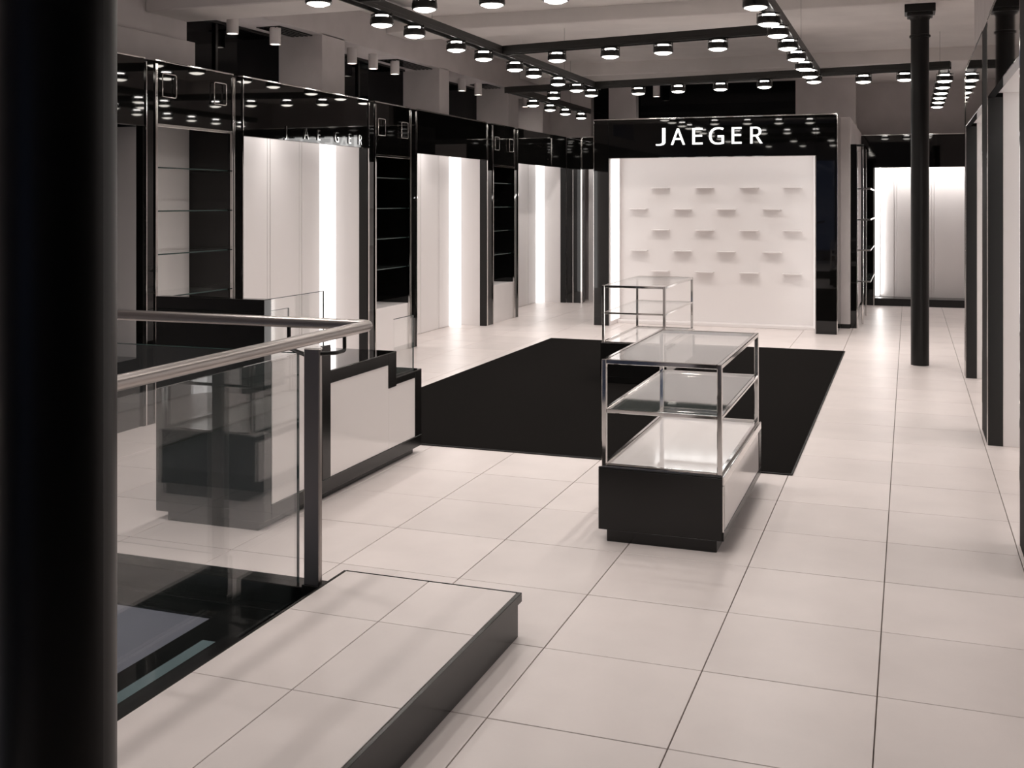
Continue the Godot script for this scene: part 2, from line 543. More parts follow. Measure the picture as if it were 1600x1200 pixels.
func build_left_run() -> void:
	var top := 2.775
	var low := 2.265
	lit_bay(LEFT, -1, -3.1, -5.45, low, top, "lit white display bay beyond the stairwell, half hidden by the black column", "lit display bays")
	var d := thing("dark_bay", "unlit black bay with a grey side panel next to the tall shelf niche", "display bay", Vector3(LEFT, 0, -6.2))
	fascia(d, LEFT, -1, -5.62, -6.83, low, top)
	box(d, "back_panel", LEFT - 0.25, LEFT - 0.27, 0.0, low, -5.62, -6.83, M.lacquer)
	box(d, "side_panel", LEFT - 0.07, LEFT - 0.25, 0.0, low, -6.815, -6.83, M.white)
	box(d, "side_edge", LEFT - 0.004, LEFT - 0.07, 0.0, low, -6.813, -6.83, M.lacquer_soft)
	box(d, "side_panel", LEFT - 0.004, LEFT - 0.25, 0.0, low, -5.62, -5.635, M.lacquer_soft)
	box(d, "low_cupboard", LEFT - 0.02, LEFT - 0.24, 0.0, 0.52, -5.64, -6.81, M.lacquer)
	niche(LEFT, -1, -6.95, -7.98, 2.285, top, true, "wide shelf niche with glass shelves and a pale back, beside the unlit bay")
	var one := lit_bay(LEFT, -1, -8.12, -10.456, low, top, "lit white display bay with chrome letters along its black header", "lit display bays")
	niche(LEFT, -1, -10.62, -11.51, 2.2, top, false, "black shelf niche on a white plinth behind the low end of the counter")
	lit_bay(LEFT, -1, -11.68, -13.96, low, top, "lit white display bay between the two narrow black shelf niches", "lit display bays")
	niche(LEFT, -1, -14.18, -15.07, 2.2, top, false, "black shelf niche on a white plinth between the two farthest lit bays")
	lit_bay(LEFT, -1, -15.21, -17.65, low, top, "lit white display bay reaching into the back corner beside the sign wall", "lit display bays")
	var names := [[-5.45, -5.62, "black lacquer pier between the half hidden lit bay and the unlit bay"], [-6.83, -6.95, "narrow black lacquer pier between the unlit bay and the wide shelf niche"], [-7.98, -8.12, "black lacquer pier between the wide shelf niche and the lettered lit bay"], [-10.456, -10.62, "black lacquer pier between the lettered lit bay and a black shelf niche"], [-11.51, -11.68, "black lacquer pier on the far side of the niche behind the counter"], [-13.96, -14.18, "black lacquer pier on the near side of the farthest shelf niche"], [-15.07, -15.21, "black lacquer pier between the farthest shelf niche and the corner bay"]]
	for n in names:
		pier(LEFT, -1, n[0], n[1], top, n[2], "black piers of the left cabinets")
	# chrome letters standing along the lower edge of the header
	var word := "JAEGER"
	var spots := [-8.80, -9.13, -9.37, -9.72, -10.0, -10.22]
	var letters := thing("wall_letters", "small chrome letters along the lower edge of a black header", "letters", Vector3(LEFT + 0.01, 2.262, -9.5))
	for k in 6:
		put(letters, "letter", text_mesh(word[k], 0.10, 0.006, "Droid Sans"), M.chrome, Vector3(LEFT + 0.006, 2.262, spots[k])).rotation.y = PI / 2

func text_mesh(s: String, cap: float, depth: float, font_name: String) -> TextMesh:
	var t := TextMesh.new()
	var f := SystemFont.new()
	f.font_names = PackedStringArray([font_name])
	t.font = f
	t.text = s
	t.font_size = 100
	t.pixel_size = cap / 71.4
	t.depth = depth
	t.curve_step = 1.0
	t.vertical_alignment = VERTICAL_ALIGNMENT_BOTTOM
	t.horizontal_alignment = HORIZONTAL_ALIGNMENT_LEFT
	return t

func build_back_corner() -> void:
	# the corner pier and the lit bay on the back wall, partly hidden by the sign wall
	var p := thing("cabinet_pier", "black lacquer pier in the back corner with chrome edges", "pier", Vector3(-5.3, 0, -17.75))
	box(p, "body", -5.42, -5.17, 0.0, 2.775, -17.66, -17.9, M.lacquer)
	box(p, "chrome_trim", -5.31, -5.295, 0.0, 2.24, -17.648, -17.66, M.chrome, 0.002)
	box(p, "chrome_trim", -5.17, -5.145, 0.0, 2.775, -17.65, -17.68, M.chrome, 0.002)
	var t := thing("lit_display_bay", "lit white bay on the back wall half hidden by the sign wall", "display bay", Vector3(-4.4, 0, -17.7))
	box(t, "header", -5.14, -3.6, 2.24, 2.775, -17.65, -17.70, M.lacquer)
	box(t, "header_trim", -5.14, -3.6, 2.775, 2.787, -17.646, -17.70, M.chrome, 0.002)
	box(t, "back_panel", -5.16, -3.6, 0.0, 2.4, -18.10, -18.13, M.white)
	box(t, "side_wall", -3.62, -3.60, 0.0, 2.4, -17.70, -18.10, M.white)
	box(t, "top_board", -5.14, -3.6, 2.40, 2.43, -17.70, -18.13, M.white)
	box(t, "header_light", -5.1, -3.7, 2.375, 2.398, -17.80, -17.94, M.tube, 0.004)
	area(Vector3(-4.4, 2.37, -17.87), Vector3(0, -0.8, -0.6).normalized(), Vector2(1.4, 0.14), BAY_ENERGY * 4.0, Color(1, 0.985, 0.975), t)

func build_sign_wall() -> void:
	var zf := -14.55
	var zb := -15.15
	var t := thing("sign_wall", "freestanding black lacquer portal around a lit white shelf wall", "display wall", Vector3(-2.465, 0, -14.85))
	box(t, "pillar", -4.07, -3.865, 0.0, 2.815, zf, zb - 0.12, M.lacquer)
	box(t, "pillar", -1.12, -0.862, 0.0, 2.815, zf, zb - 0.12, M.lacquer)
	box(t, "header", -3.865, -1.12, 2.295, 2.815, zf, zf - 0.06, M.lacquer)
	box(t, "top_trim", -4.075, -0.858, 2.815, 2.828, zf + 0.004, zf - 0.06, M.chrome, 0.002)
	box(t, "side_trim", -0.862, -0.852, 0.0, 2.815, zf + 0.004, zf - 0.02, M.chrome, 0.002)
	box(t, "side_trim", -4.08, -4.07, 0.0, 2.815, zf + 0.004, zf - 0.02, M.chrome, 0.002)
	box(t, "opening_trim", -3.865, -1.12, 2.287, 2.295, zf + 0.004, zf - 0.06, M.chrome, 0.002)
	box(t, "top_board", -3.865, -1.12, 2.79, 2.815, zf - 0.06, zb - 0.12, M.lacquer_soft)
	box(t, "soffit", -3.865, -1.12, 2.46, 2.48, zf - 0.06, zb, M.white)
	box(t, "back_panel", -3.865, -1.12, 0.0, 2.46, zb, zb - 0.03, M.white)
	box(t, "side_lining", -3.865, -3.845, 0.0, 2.46, zf - 0.02, zb, M.white)
	box(t, "side_lining", -1.14, -1.12, 0.0, 2.46, zf - 0.02, zb, M.white)
	box(t, "plinth", -3.845, -1.14, 0.0, 0.04, zf - 0.40, zb, M.white)
	# lights: header tube, one per pillar; lining brightness put in as glowing plates
	box(t, "header_light", -3.7, -1.3, 2.43, 2.458, zf - 0.08, zf - 0.22, M.tube, 0.004)
	area(Vector3(-2.49, 2.425, zf - 0.16), Vector3(0, -1, -0.25).normalized(), Vector2(2.4, 0.14), BAY_ENERGY * 3.7, Color(1, 0.985, 0.975), t)
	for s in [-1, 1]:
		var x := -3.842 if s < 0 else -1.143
		box(t, "lining_glow", x, x - s * 0.004, 0.06, 2.42, zf - 0.04, zb + 0.09, M.diffuser, 0.001)
		area(Vector3(x - s * 0.008, 1.25, zf - 0.27), Vector3(-s, 0, 0), Vector2(0.45, 2.3), BAY_ENERGY * 0.35, Color(1, 0.985, 0.975), t)
	# small shelves in staggered rows
	var rows := [1.895, 1.60, 1.31, 1.02, 0.735]
	for r in 5:
		var xs := [-3.26, -2.645, -2.04, -1.47] if r % 2 == 0 else [-3.57, -2.95, -2.35, -1.735]
		for k in 4:
			var x: float = xs[k]
			var s := thing("wall_shelf", "small white wall shelf in the %s row down, %s from the corner-bay pillar" % [ORDINAL[r], ORDINAL[k]], "shelf", Vector3(x, rows[r] - 0.02, zb), "small shelves on the sign wall")
			box(s, "board", x - 0.125, x + 0.125, rows[r] - 0.012, rows[r], zb, zb + 0.13, M.white, 0.002)
			box(s, "bracket", x - 0.09, x + 0.09, rows[r] - 0.03, rows[r] - 0.012, zb, zb + 0.012, M.white, 0.002)
	# the sign
	var sign := thing("shop_sign", "illuminated white capital letters reading JAEGER on the black portal", "sign", Vector3(-2.5, 2.455, zf + 0.02))
	var spans := [[-3.202, -3.074], [-2.999, -2.81], [-2.71, -2.574], [-2.487, -2.292], [-2.191, -2.062], [-1.95, -1.791]]
	for k in 6:
		var m := text_mesh("JAEGER"[k], 0.222, 0.014, "Droid Sans")
		var bb := m.get_aabb()
		var o := put(sign, "letter", m, M.letter, Vector3.ZERO)
		var sx: float = (spans[k][1] - spans[k][0]) / bb.size.x
		var h := 0.236 if k == 0 else 0.226 if k == 3 else 0.218
		var sy: float = h / bb.size.y
		o.scale = Vector3(sx, sy, 1)
		var foot := 2.452 if k == 0 else 2.456 if k == 3 else 2.46
		o.position = Vector3(spans[k][0] - bb.position.x * sx, foot - bb.position.y * sy, zf + 0.010) - off(sign)
	area(Vector3(-2.5, 2.56, zf + 0.05), Vector3(0, 0, 1), Vector2(1.4, 0.2), 0.25, Color(1, 0.99, 0.98), sign)

func build_back_right() -> void:
	# white partition running back from the sign wall
	var w := thing("partition", "white partition wall beside the black portal carrying glass shelves", "partition", Vector3(-0.8, 0, -17))
	box(w, "body", -0.862, -0.735, 0.06, 2.83, -15.3, -18.9, M.wall)
	box(w, "base", -0.862, -0.735, 0.0, 0.06, -15.31, -18.9, M.lacquer)
	# shelving on its side
	var s := thing("wall_shelving", "black framed chrome shelving with glass shelves on the white partition", "shelving", Vector3(-0.65, 0, -16.2))
	box(s, "end_panel", -0.735, -0.655, 0.0, 2.47, -15.38, -15.44, M.lacquer)
	box(s, "back_panel", -0.735, -0.72, 0.0, 2.47, -15.44, -17.15, M.lacquer)
	box(s, "top_board", -0.735, -0.56, 2.44, 2.47, -15.44, -17.15, M.lacquer)
	for p in [[-0.655, -15.41], [-0.60, -15.95], [-0.60, -17.13]]:
		box(s, "chrome_upright", p[0] - 0.012, p[0] + 0.012, 0.0, 2.44, p[1] - 0.012, p[1] + 0.012, M.chrome)
	for y in [0.62, 1.04, 1.45, 1.865]:
		var g := box(s, "glass_shelf", -0.72, -0.49, y, y + 0.012, -15.46, -17.12, M.glass, 0.002)
		box(g, "front_edge", -0.49, -0.478, y - 0.004, y + 0.016, -15.46, -17.12, M.chrome, 0.002)
		box(g, "end_rail", -0.72, -0.478, y - 0.004, y + 0.016, -15.446, -15.46, M.chrome, 0.002)
	# lit bay on the back wall
	var t := thing("lit_display_bay", "wide lit white bay on the back wall above a black skirting", "display bay", Vector3(0.3, 0, -19.1))
	var zf := -18.9
	box(t, "header", -0.735, 1.44, 2.255, 2.785, zf, zf - 0.05, M.lacquer)
	box(t, "header_trim", -0.735, 1.44, 2.785, 2.797, zf + 0.004, zf - 0.05, M.chrome, 0.002)
	box(t, "side_pier", -0.735, -0.545, 0.0, 2.255, zf, zf - 0.42, M.lacquer)
	box(t, "chrome_trim", -0.545, -0.53, 0.0, 2.255, zf + 0.004, zf - 0.02, M.chrome, 0.002)
	box(t, "top_board", -0.735, 1.44, 2.42, 2.45, zf - 0.05, zf - 0.42, M.white)
	box(t, "skirting", -0.53, 1.44, 0.0, 0.12, zf, zf - 0.42, M.lacquer_soft)
	box(t, "back_board", -0.53, 1.44, 0.0, 2.42, zf - 0.42, zf - 0.45, M.white)
	var x := -0.53
	for wide in [0.30, 0.53, 0.53, 0.45]:
		box(t, "back_panel", x + 0.002, x + wide - 0.002, 0.12, 2.42, zf - 0.405, zf - 0.42, M.white, 0.002)
		x += wide
		if x < 1.3:
			box(t, "joint_strip", x + 0.006, x + 0.042, 0.12, 2.42, zf - 0.408, zf - 0.42, M.white, 0.0015)
		x += 0.048
	box(t, "header_light", -0.5, 1.4, 2.395, 2.418, zf - 0.12, zf - 0.26, M.tube, 0.004)
	area(Vector3(0.45, 2.39, zf - 0.19), Vector3(0, -0.8, -0.6).normalized(), Vector2(1.9, 0.14), BAY_ENERGY * 24.0, Color(1, 0.985, 0.975), t)
	box(t, "side_light", -0.528, -0.46, 0.13, 2.40, zf - 0.36, zf - 0.404, M.tube, 0.004)
	area(Vector3(-0.455, 1.26, zf - 0.37), Vector3(1, 0, 0.5).normalized(), Vector2(0.07, 2.2), BAY_ENERGY * 6.0, Color(1, 0.985, 0.975), t)

func build_right_run() -> void:
	var top := 2.96
	var low := 2.42
	lit_bay(RIGHT, 1, -8.86, -11.40, low, top, "lit white bay between the black piers of the right wall, nearer the back", "lit display bays")
	lit_bay(RIGHT, 1, -5.93, -8.30, low, top, "lit white bay in the right wall standing across from the counter", "lit display bays")
	lit_bay(RIGHT, 1, -3.0, -5.40, low, top, "lit white bay in the right wall standing across from the stairwell", "lit display bays")
	var cup := thing("tall_cupboard", "tall closed black lacquer cupboard in the right wall near the front", "cupboard", Vector3(RIGHT, 0, -0.2))
	box(cup, "body", RIGHT + 0.03, RIGHT + 0.5, 0.0, top, 2.0, -2.45, M.lacquer_soft)
	for k in 4:
		var d := box(cup, "door", RIGHT + 0.005, RIGHT + 0.03, 0.06, top - 0.02, 2.0 - 1.1125 * k - 0.003, 2.0 - 1.1125 * (k + 1) + 0.003, M.lacquer)
		box(d, "handle", RIGHT - 0.02, RIGHT + 0.005, 1.0, 1.3, 2.0 - 1.1125 * k - 0.06, 2.0 - 1.1125 * k - 0.072, M.chrome)
	for n in [[-11.40, -11.55, "black lacquer end pier of the right cabinets near the round column"], [-8.30, -8.86, "broad black lacquer pier of the right cabinets standing across from the near table"], [-5.40, -5.93, "broad black lacquer pier of the right cabinets standing across from the step"], [-2.45, -3.0, "broad black lacquer pier of the right cabinets beside the tall cupboard"]]:
		pier(RIGHT, 1, n[0], n[1], top, n[2], "black piers of the right cabinets")

# ---------------------------------------------------------------- raised step, balustrade, counter
func build_platform() -> void:
	var t := thing("raised_step", "raised tiled step with black riser beside the glass balustrade", "step", Vector3(-1.8, 0, -1.8))
	var zf := -4.02
	box(t, "core", -2.18, -1.435, -0.2, 0.155, zf + 0.014, 2.0, M.grout, 0.001)
	box(t, "riser", -1.437, -1.428, 0.0, 0.145, zf + 0.008, 2.0, M.lacquer_soft)
	box(t, "riser", -2.18, -1.43, 0.0, 0.145, zf + 0.014, zf + 0.006, M.lacquer_soft)
	box(t, "nosing", -1.432, -1.416, 0.135, 0.171, zf - 0.002, 2.0, M.lacquer_soft, 0.002)
	box(t, "nosing", -2.185, -1.416, 0.135, 0.171, zf + 0.004, zf - 0.004, M.lacquer_soft, 0.002)
	box(t, "nosing", -2.195, -2.183, -0.2, 0.171, zf, 2.0, M.lacquer_soft, 0.002)
	var xs := [-2.183, -1.81, -1.434]
	var zs := [zf + 0.004, -3.57, -2.98, -2.39, -1.80, -1.21, -0.62, -0.03, 0.56]
	for i in 2:
		for j in zs.size() - 1:
			box(t, "tile", xs[i] + 0.0016, xs[i + 1] - 0.0016, 0.158, 0.17, zs[j] + 0.0016, zs[j + 1] - 0.0016, M.tiles[rng.randi() % 5], 0.0012)

func build_balustrade() -> void:
	# black frame and grey cover inside the stairwell
	var c := thing("stairwell_cover", "grey board in a black glossy frame covering the stairwell opening", "cover", Vector3(-3.6, -0.1, -1.6))
	box(c, "frame", -5.0, -2.2, -0.2, -0.03, -4.0, -4.19, M.lacquer)
	box(c, "frame", -2.72, -2.2, -0.2, -0.03, 2.0, -4.0, M.lacquer)
	box(c, "board", -5.0, -2.72, -0.12, -0.06, -3.9, 2.0, M.board)
	box(c, "frame", -5.0, -2.72, -0.12, -0.05, -4.0, -3.9, M.lacquer)
	box(c, "glass_strip", -2.60, -2.515, -0.03, -0.022, -3.62, 2.0, M.glass_strip, 0.002)
	var t := thing("balustrade", "clear glass balustrade with steel post and round handrail round the stairwell", "balustrade", Vector3(-2.24, 0, -3.9))
	box(t, "floor_channel", -5.0, -2.2, -0.03, 0.055, -4.07, -4.18, M.lacquer_soft)
	box(t, "side_channel", -2.51, -2.43, -0.03, 0.0, 2.0, -3.64, M.lacquer_soft)
	var post := box(t, "post", -2.282, -2.21, 0.0, 1.105, -3.845, -3.87, M.steel, 0.004)
	box(post, "base", -2.287, -2.20, 0.0, 0.16, -3.835, -3.88, M.lacquer_soft)
	box(t, "glass_panel", -2.476, -2.464, -0.01, 1.04, 2.0, -4.115, M.glass_tint, 0.001)
	box(t, "glass_edge", -2.476, -2.464, 0.0, 1.04, -4.115, -4.118, M.glass_edge, 0.0005)
	box(t, "glass_panel", -5.0, -2.482, 0.055, 1.04, -4.12, -4.132, M.glass_tint, 0.001)
	box(t, "top_trim", -5.0, -2.482, 1.04, 1.043, -4.12, -4.132, M.glass_edge, 0.0005)
	var path := bend([Vector3(-2.165, 1.165, 2.0), Vector3(-2.165, 1.165, -4.19), Vector3(-5.0, 1.165, -4.19)], 0.035, 5)
	put(t, "handrail", tube(path, 0.024, 20), M.steel, off(t)).position = -off(t)
	var arm1 := bend([Vector3(-2.212, 1.085, -3.858), Vector3(-2.165, 1.085, -3.90), Vector3(-2.165, 1.085, -3.97), Vector3(-2.165, 1.15, -3.97)], 0.012, 4)
	put(t, "bracket", tube(arm1, 0.008, 10), M.iron, off(t)).position = -off(t)
	var arm2 := bend([Vector3(-2.40, 1.045, -4.06), Vector3(-2.46, 1.05, -4.10), Vector3(-2.56, 1.05, -4.19), Vector3(-2.56, 1.15, -4.19)], 0.014, 4)
	put(t, "bracket", tube(arm2, 0.009, 10), M.iron, off(t)).position = -off(t)
	for z in [-2.55, -1.2]:
		var arm := bend([Vector3(-2.464, 1.02, z), Vector3(-2.165, 1.02, z), Vector3(-2.165, 1.15, z)], 0.014, 4)
		put(t, "bracket", tube(arm, 0.009, 10), M.iron, off(t)).position = -off(t)

func build_counter() -> void:
	var t := thing("cash_counter", "stepped black counter with white side panels and a tall black end", "counter", Vector3(-3.45, 0, -5.8))
	var xf := -3.11
	var xb := -3.78
	box(t, "base", xf - 0.035, xb + 0.075, 0.0, 0.05, -4.852, -6.72, M.lacquer_soft)
	box(t, "end_panel", xf, xb, 0.045, 1.19, -4.85, -4.92, M.lacquer)
	# body, stepping down
	box(t, "body", xf - 0.012, xb, 0.045, 0.86, -4.92, -5.50, M.lacquer_soft)
	box(t, "body", xf - 0.012, xb, 0.045, 0.72, -5.50, -6.39, M.lacquer_soft)
	box(t, "body", xf - 0.012, xb, 0.045, 0.55, -6.39, -6.776, M.lacquer_soft)
	# white panels and the black frame round them
	box(t, "white_panel", xf - 0.008, xf - 0.002, 0.12, 0.87, -4.93, -5.45, M.white_gloss)
	box(t, "white_panel", xf - 0.008, xf - 0.002, 0.12, 0.66, -5.53, -6.29, M.white_gloss)
	box(t, "white_panel", xf - 0.008, xf - 0.002, 0.12, 0.525, -6.29, -6.68, M.white_gloss)
	box(t, "frame_rail", xf - 0.012, xf + 0.004, 0.045, 0.12, -4.92, -6.776, M.lacquer_soft)
	box(t, "frame_stile", xf - 0.012, xf + 0.004, 0.12, 0.878, -5.44, -5.535, M.lacquer_soft)
	box(t, "frame_stile", xf - 0.012, xf + 0.004, 0.12, 0.56, -6.68, -6.776, M.lacquer_soft)
	box(t, "frame_stile", xf - 0.012, xf + 0.004, 0.505, 0.73, -6.28, -6.39, M.lacquer_soft)
	box(t, "frame_rail", xf - 0.012, xf + 0.004, 0.655, 0.73, -5.535, -6.28, M.lacquer_soft)
	box(t, "frame_rail", xf - 0.012, xf + 0.004, 0.515, 0.56, -6.39, -6.68, M.lacquer_soft)
	box(t, "top", xf + 0.002, xb, 0.86, 0.875, -4.92, -5.53, M.white_gloss)
	box(t, "top", xf + 0.002, xb, 0.715, 0.731, -5.53, -6.395, M.lacquer)
	box(t, "top", xf + 0.002, xb, 0.55, 0.563, -6.395, -6.78, M.lacquer)
	# glass screens
	for g in [[xf - 0.02, -4.92, -5.49, 0.875, 1.185], [xf - 0.20, -4.92, -5.41, 0.875, 1.09], [xf - 0.03, -6.42, -6.71, 0.563, 0.93]]:
		var p := box(t, "glass_screen", g[0] - 0.004, g[0] + 0.004, g[3], g[4], g[1], g[2], M.glass, 0.001)
		box(p, "glass_edge", g[0] - 0.004, g[0] + 0.004, g[3], g[4], g[2], g[2] - 0.004, M.glass_edge, 0.0005)
		box(p, "glass_edge", g[0] - 0.004, g[0] + 0.004, g[4], g[4] + 0.003, g[1], g[2], M.glass_edge, 0.0005)

func build_carpet() -> void:
	var c := thing("carpet", "large rectangular black carpet lying on the pale tiles", "carpet", Vector3(-2.42, 0, -9.95))
	box(c, "pile", -4.16, -0.685, 0.0, 0.011, -6.965, -12.92, M.carpet, 0.003)
	for b in [[-4.17, -0.675, -6.955, -6.968], [-4.17, -0.675, -12.917, -12.93]]:
		box(c, "binding", b[0], b[1], 0.0, 0.009, b[2], b[3], M.vent, 0.002)
	for b in [[-4.17, -4.157], [-0.688, -0.675]]:
		box(c, "binding", b[0], b[1], 0.0, 0.009, -6.968, -12.917, M.vent, 0.002)

func display_table(at: Vector3, label: String) -> void:
	# local: width along x, length along z
	var t := thing("display_table", label, "display table", at, "chrome display tables")
	var o := at
	var hw := 0.312
	var hl := 0.71
	var f := func(called: String, x0: float, x1: float, y0: float, y1: float, z0: float, z1: float, mat: Material, bevel := 0.003):
		return box(t, called, o.x + x0, o.x + x1, o.y + y0, o.y + y1, o.z + z0, o.z + z1, mat, bevel)
	f.call("plinth", -hw + 0.043, hw - 0.034, 0.0, 0.06, hl, -0.35, M.lacquer_soft)
	f.call("base", -hw, hw - 0.008, 0.057, 0.360, hl, -hl, M.lacquer_soft, 0.002)
	f.call("white_side", hw - 0.008, hw - 0.003, 0.10, 0.325, hl - 0.05, -hl + 0.10, M.white_gloss, 0.002)
	f.call("white_side", -hw - 0.004, -hw, 0.10, 0.325, hl - 0.05, -hl + 0.10, M.white_gloss, 0.002)
	f.call("base_frame", hw - 0.008, hw, 0.325, 0.368, hl, -hl, M.chrome)
	f.call("base_frame", hw - 0.008, hw, 0.057, 0.10, hl, -hl, M.lacquer_soft)
	f.call("base_frame", hw - 0.008, hw, 0.10, 0.325, -hl + 0.10, -hl, M.lacquer_soft)
	f.call("base_frame", hw - 0.008, hw, 0.10, 0.325, hl, hl - 0.012, M.chrome)
	f.call("base_lip", -hw, hw - 0.008, 0.360, 0.368, hl, hl - 0.018, M.lacquer_soft, 0.002)
	f.call("base_top", -hw + 0.004, hw - 0.008, 0.360, 0.366, hl - 0.019, -hl + 0.004, M.white_gloss, 0.002)
	# chrome frame
	var px := hw - 0.024
	var pz := hl - 0.03
	var b := 0.012
	for sx in [-1, 1]:
		for sz in [-1, 1]:
			f.call("post", sx * px - b, sx * px + b, 0.366, 0.905, sz * pz - b, sz * pz + b, M.chrome)
	for y in [[0.3735, 0.0075], [0.645, 0.009], [0.893, 0.012]]:
		for sz in [-1, 1]:
			f.call("frame_rail", -px + b, px - b, y[0] - y[1], y[0] + y[1], sz * pz - b * 0.9, sz * pz + b * 0.9, M.chrome)
		for sx in [-1, 1]:
			f.call("frame_rail", sx * px - b * 0.9, sx * px + b * 0.9, y[0] - y[1], y[0] + y[1], -pz + b, pz - b, M.chrome)
	f.call("glass_top", -px + b, px - b, 0.893, 0.903, -pz + b, pz - b, M.glass, 0.001)
	f.call("glass_shelf", -px + b, px - b, 0.646, 0.654, -pz + b, pz - b, M.glass, 0.001)

func build_columns() -> void:
	var r := 0.09
	var prof := [Vector2(0, 0), Vector2(r, 0), Vector2(r, 0), Vector2(r, 3.40), Vector2(r, 3.40), Vector2(r + 0.014, 3.405), Vector2(r + 0.014, 3.425), Vector2(r + 0.002, 3.43), Vector2(r + 0.002, 3.43), Vector2(r + 0.002, 3.58), Vector2(r + 0.012, 3.60), Vector2(r + 0.03, 3.62), Vector2(r + 0.034, 3.65), Vector2(r + 0.034, 3.65), Vector2(0, 3.65)]
	var c := thing("round_column", "slender round black iron column with square capital beside the right aisle", "column", Vector3(0.11, 0, -12.15))
	put(c, "shaft", lathe(prof, 40), M.iron, off(c))
	box(c, "capital", 0.11 - 0.15, 0.11 + 0.15, 3.65, 3.735, -12.15 - 0.15, -12.15 + 0.15, M.iron, 0.006)
	box(c, "abacus", 0.11 - 0.125, 0.11 + 0.125, 3.615, 3.65, -12.15 - 0.125, -12.15 + 0.125, M.iron, 0.006)
	var r2 := 0.108
	var prof2 := [Vector2(0, 0), Vector2(r2, 0), Vector2(r2, 0), Vector2(r2, 3.4), Vector2(r2, 3.4), Vector2(r2 + 0.016, 3.42), Vector2(r2 + 0.016, 3.44), Vector2(r2, 3.45), Vector2(r2, 3.60), Vector2(r2 + 0.04, 3.65), Vector2(r2 + 0.04, 3.65), Vector2(0, 3.65)]
	var d := thing("round_column", "thick round black iron column standing on the raised step", "column", Vector3(-1.545, 0.17, -1.69))
	put(d, "shaft", lathe(prof2, 56), M.iron, off(d))
	box(d, "capital", -1.545 - 0.17, -1.545 + 0.17, 3.82, CEIL, -1.69 - 0.17, -1.69 + 0.17, M.iron, 0.006)

# ---------------------------------------------------------------- lamps
var lamp_parts := {}

func track_lamp(at: Vector3, group: String, label: String) -> void:
	# at: middle of the lens
	if lamp_parts.is_empty():
		lamp_parts.ring = lathe([Vector2(0.079, -0.010), Vector2(0.088, -0.010), Vector2(0.088, -0.010), Vector2(0.092, 0.0), Vector2(0.090, 0.03), Vector2(0.086, 0.045), Vector2(0.086, 0.045), Vector2(0.05, 0.045)], 24)
		lamp_parts.head = lathe([Vector2(0.0, 0.060), Vector2(0.078, 0.060), Vector2(0.078, 0.060), Vector2(0.078, 0.072), Vector2(0.05, 0.081), Vector2(0.05, 0.081), Vector2(0, 0.081)], 24)
		lamp_parts.lens = lathe([Vector2(0.0, -0.030), Vector2(0.045, -0.026), Vector2(0.079, -0.012), Vector2(0.079, -0.012), Vector2(0, 0.0)], 14)
		lamp_parts.slit = lathe([Vector2(0.05, 0.044), Vector2(0.05, 0.061)], 10)
	var t := thing("track_lamp", label, "lamp", at, group)
	put(t, "ring", lamp_parts.ring, M.housing, at)
	put(t, "head", lamp_parts.head, M.housing, at)
	put(t, "lamp_lens", lamp_parts.lens, M.lens, at)
	put(t, "lamp_glow_ring" if at.z < -6.0 else "reflector_ring", lamp_parts.slit, M.slit if at.z < -6.0 else M.chrome, at)
	for sx in [-1, 1]:
		box(t, "arm", at.x + sx * 0.083, at.x + sx * 0.089, at.y + 0.0, at.y + 0.078, at.z - 0.012, at.z + 0.012, M.housing, 0.001)
	spot(at + Vector3(0, -0.036, 0), TRACK_ENERGY, 76.0, 0.05, t)

func channel(t: Node, a: Vector3, b: Vector3, half := 0.055) -> void:
	# a track box from a to b (at its underside), open below as two lips
	var d := b - a
	var turn := atan2(-d.z, d.x)
	var m := put(t, "channel", bevelled(Vector3(d.length(), 0.055, half * 2), 0.003), M.track, (a + b) * 0.5 + Vector3(0, 0.028, 0))
	m.rotation.y = turn
	var side := Vector3(d.z, 0, -d.x).normalized() * (half - 0.008)
	for s in [-1, 1]:
		var lip := put(t, "lip", bevelled(Vector3(d.length(), 0.03, 0.012), 0.002), M.track, (a + b) * 0.5 + side * s + Vector3(0, -0.012, 0))
		lip.rotation.y = turn

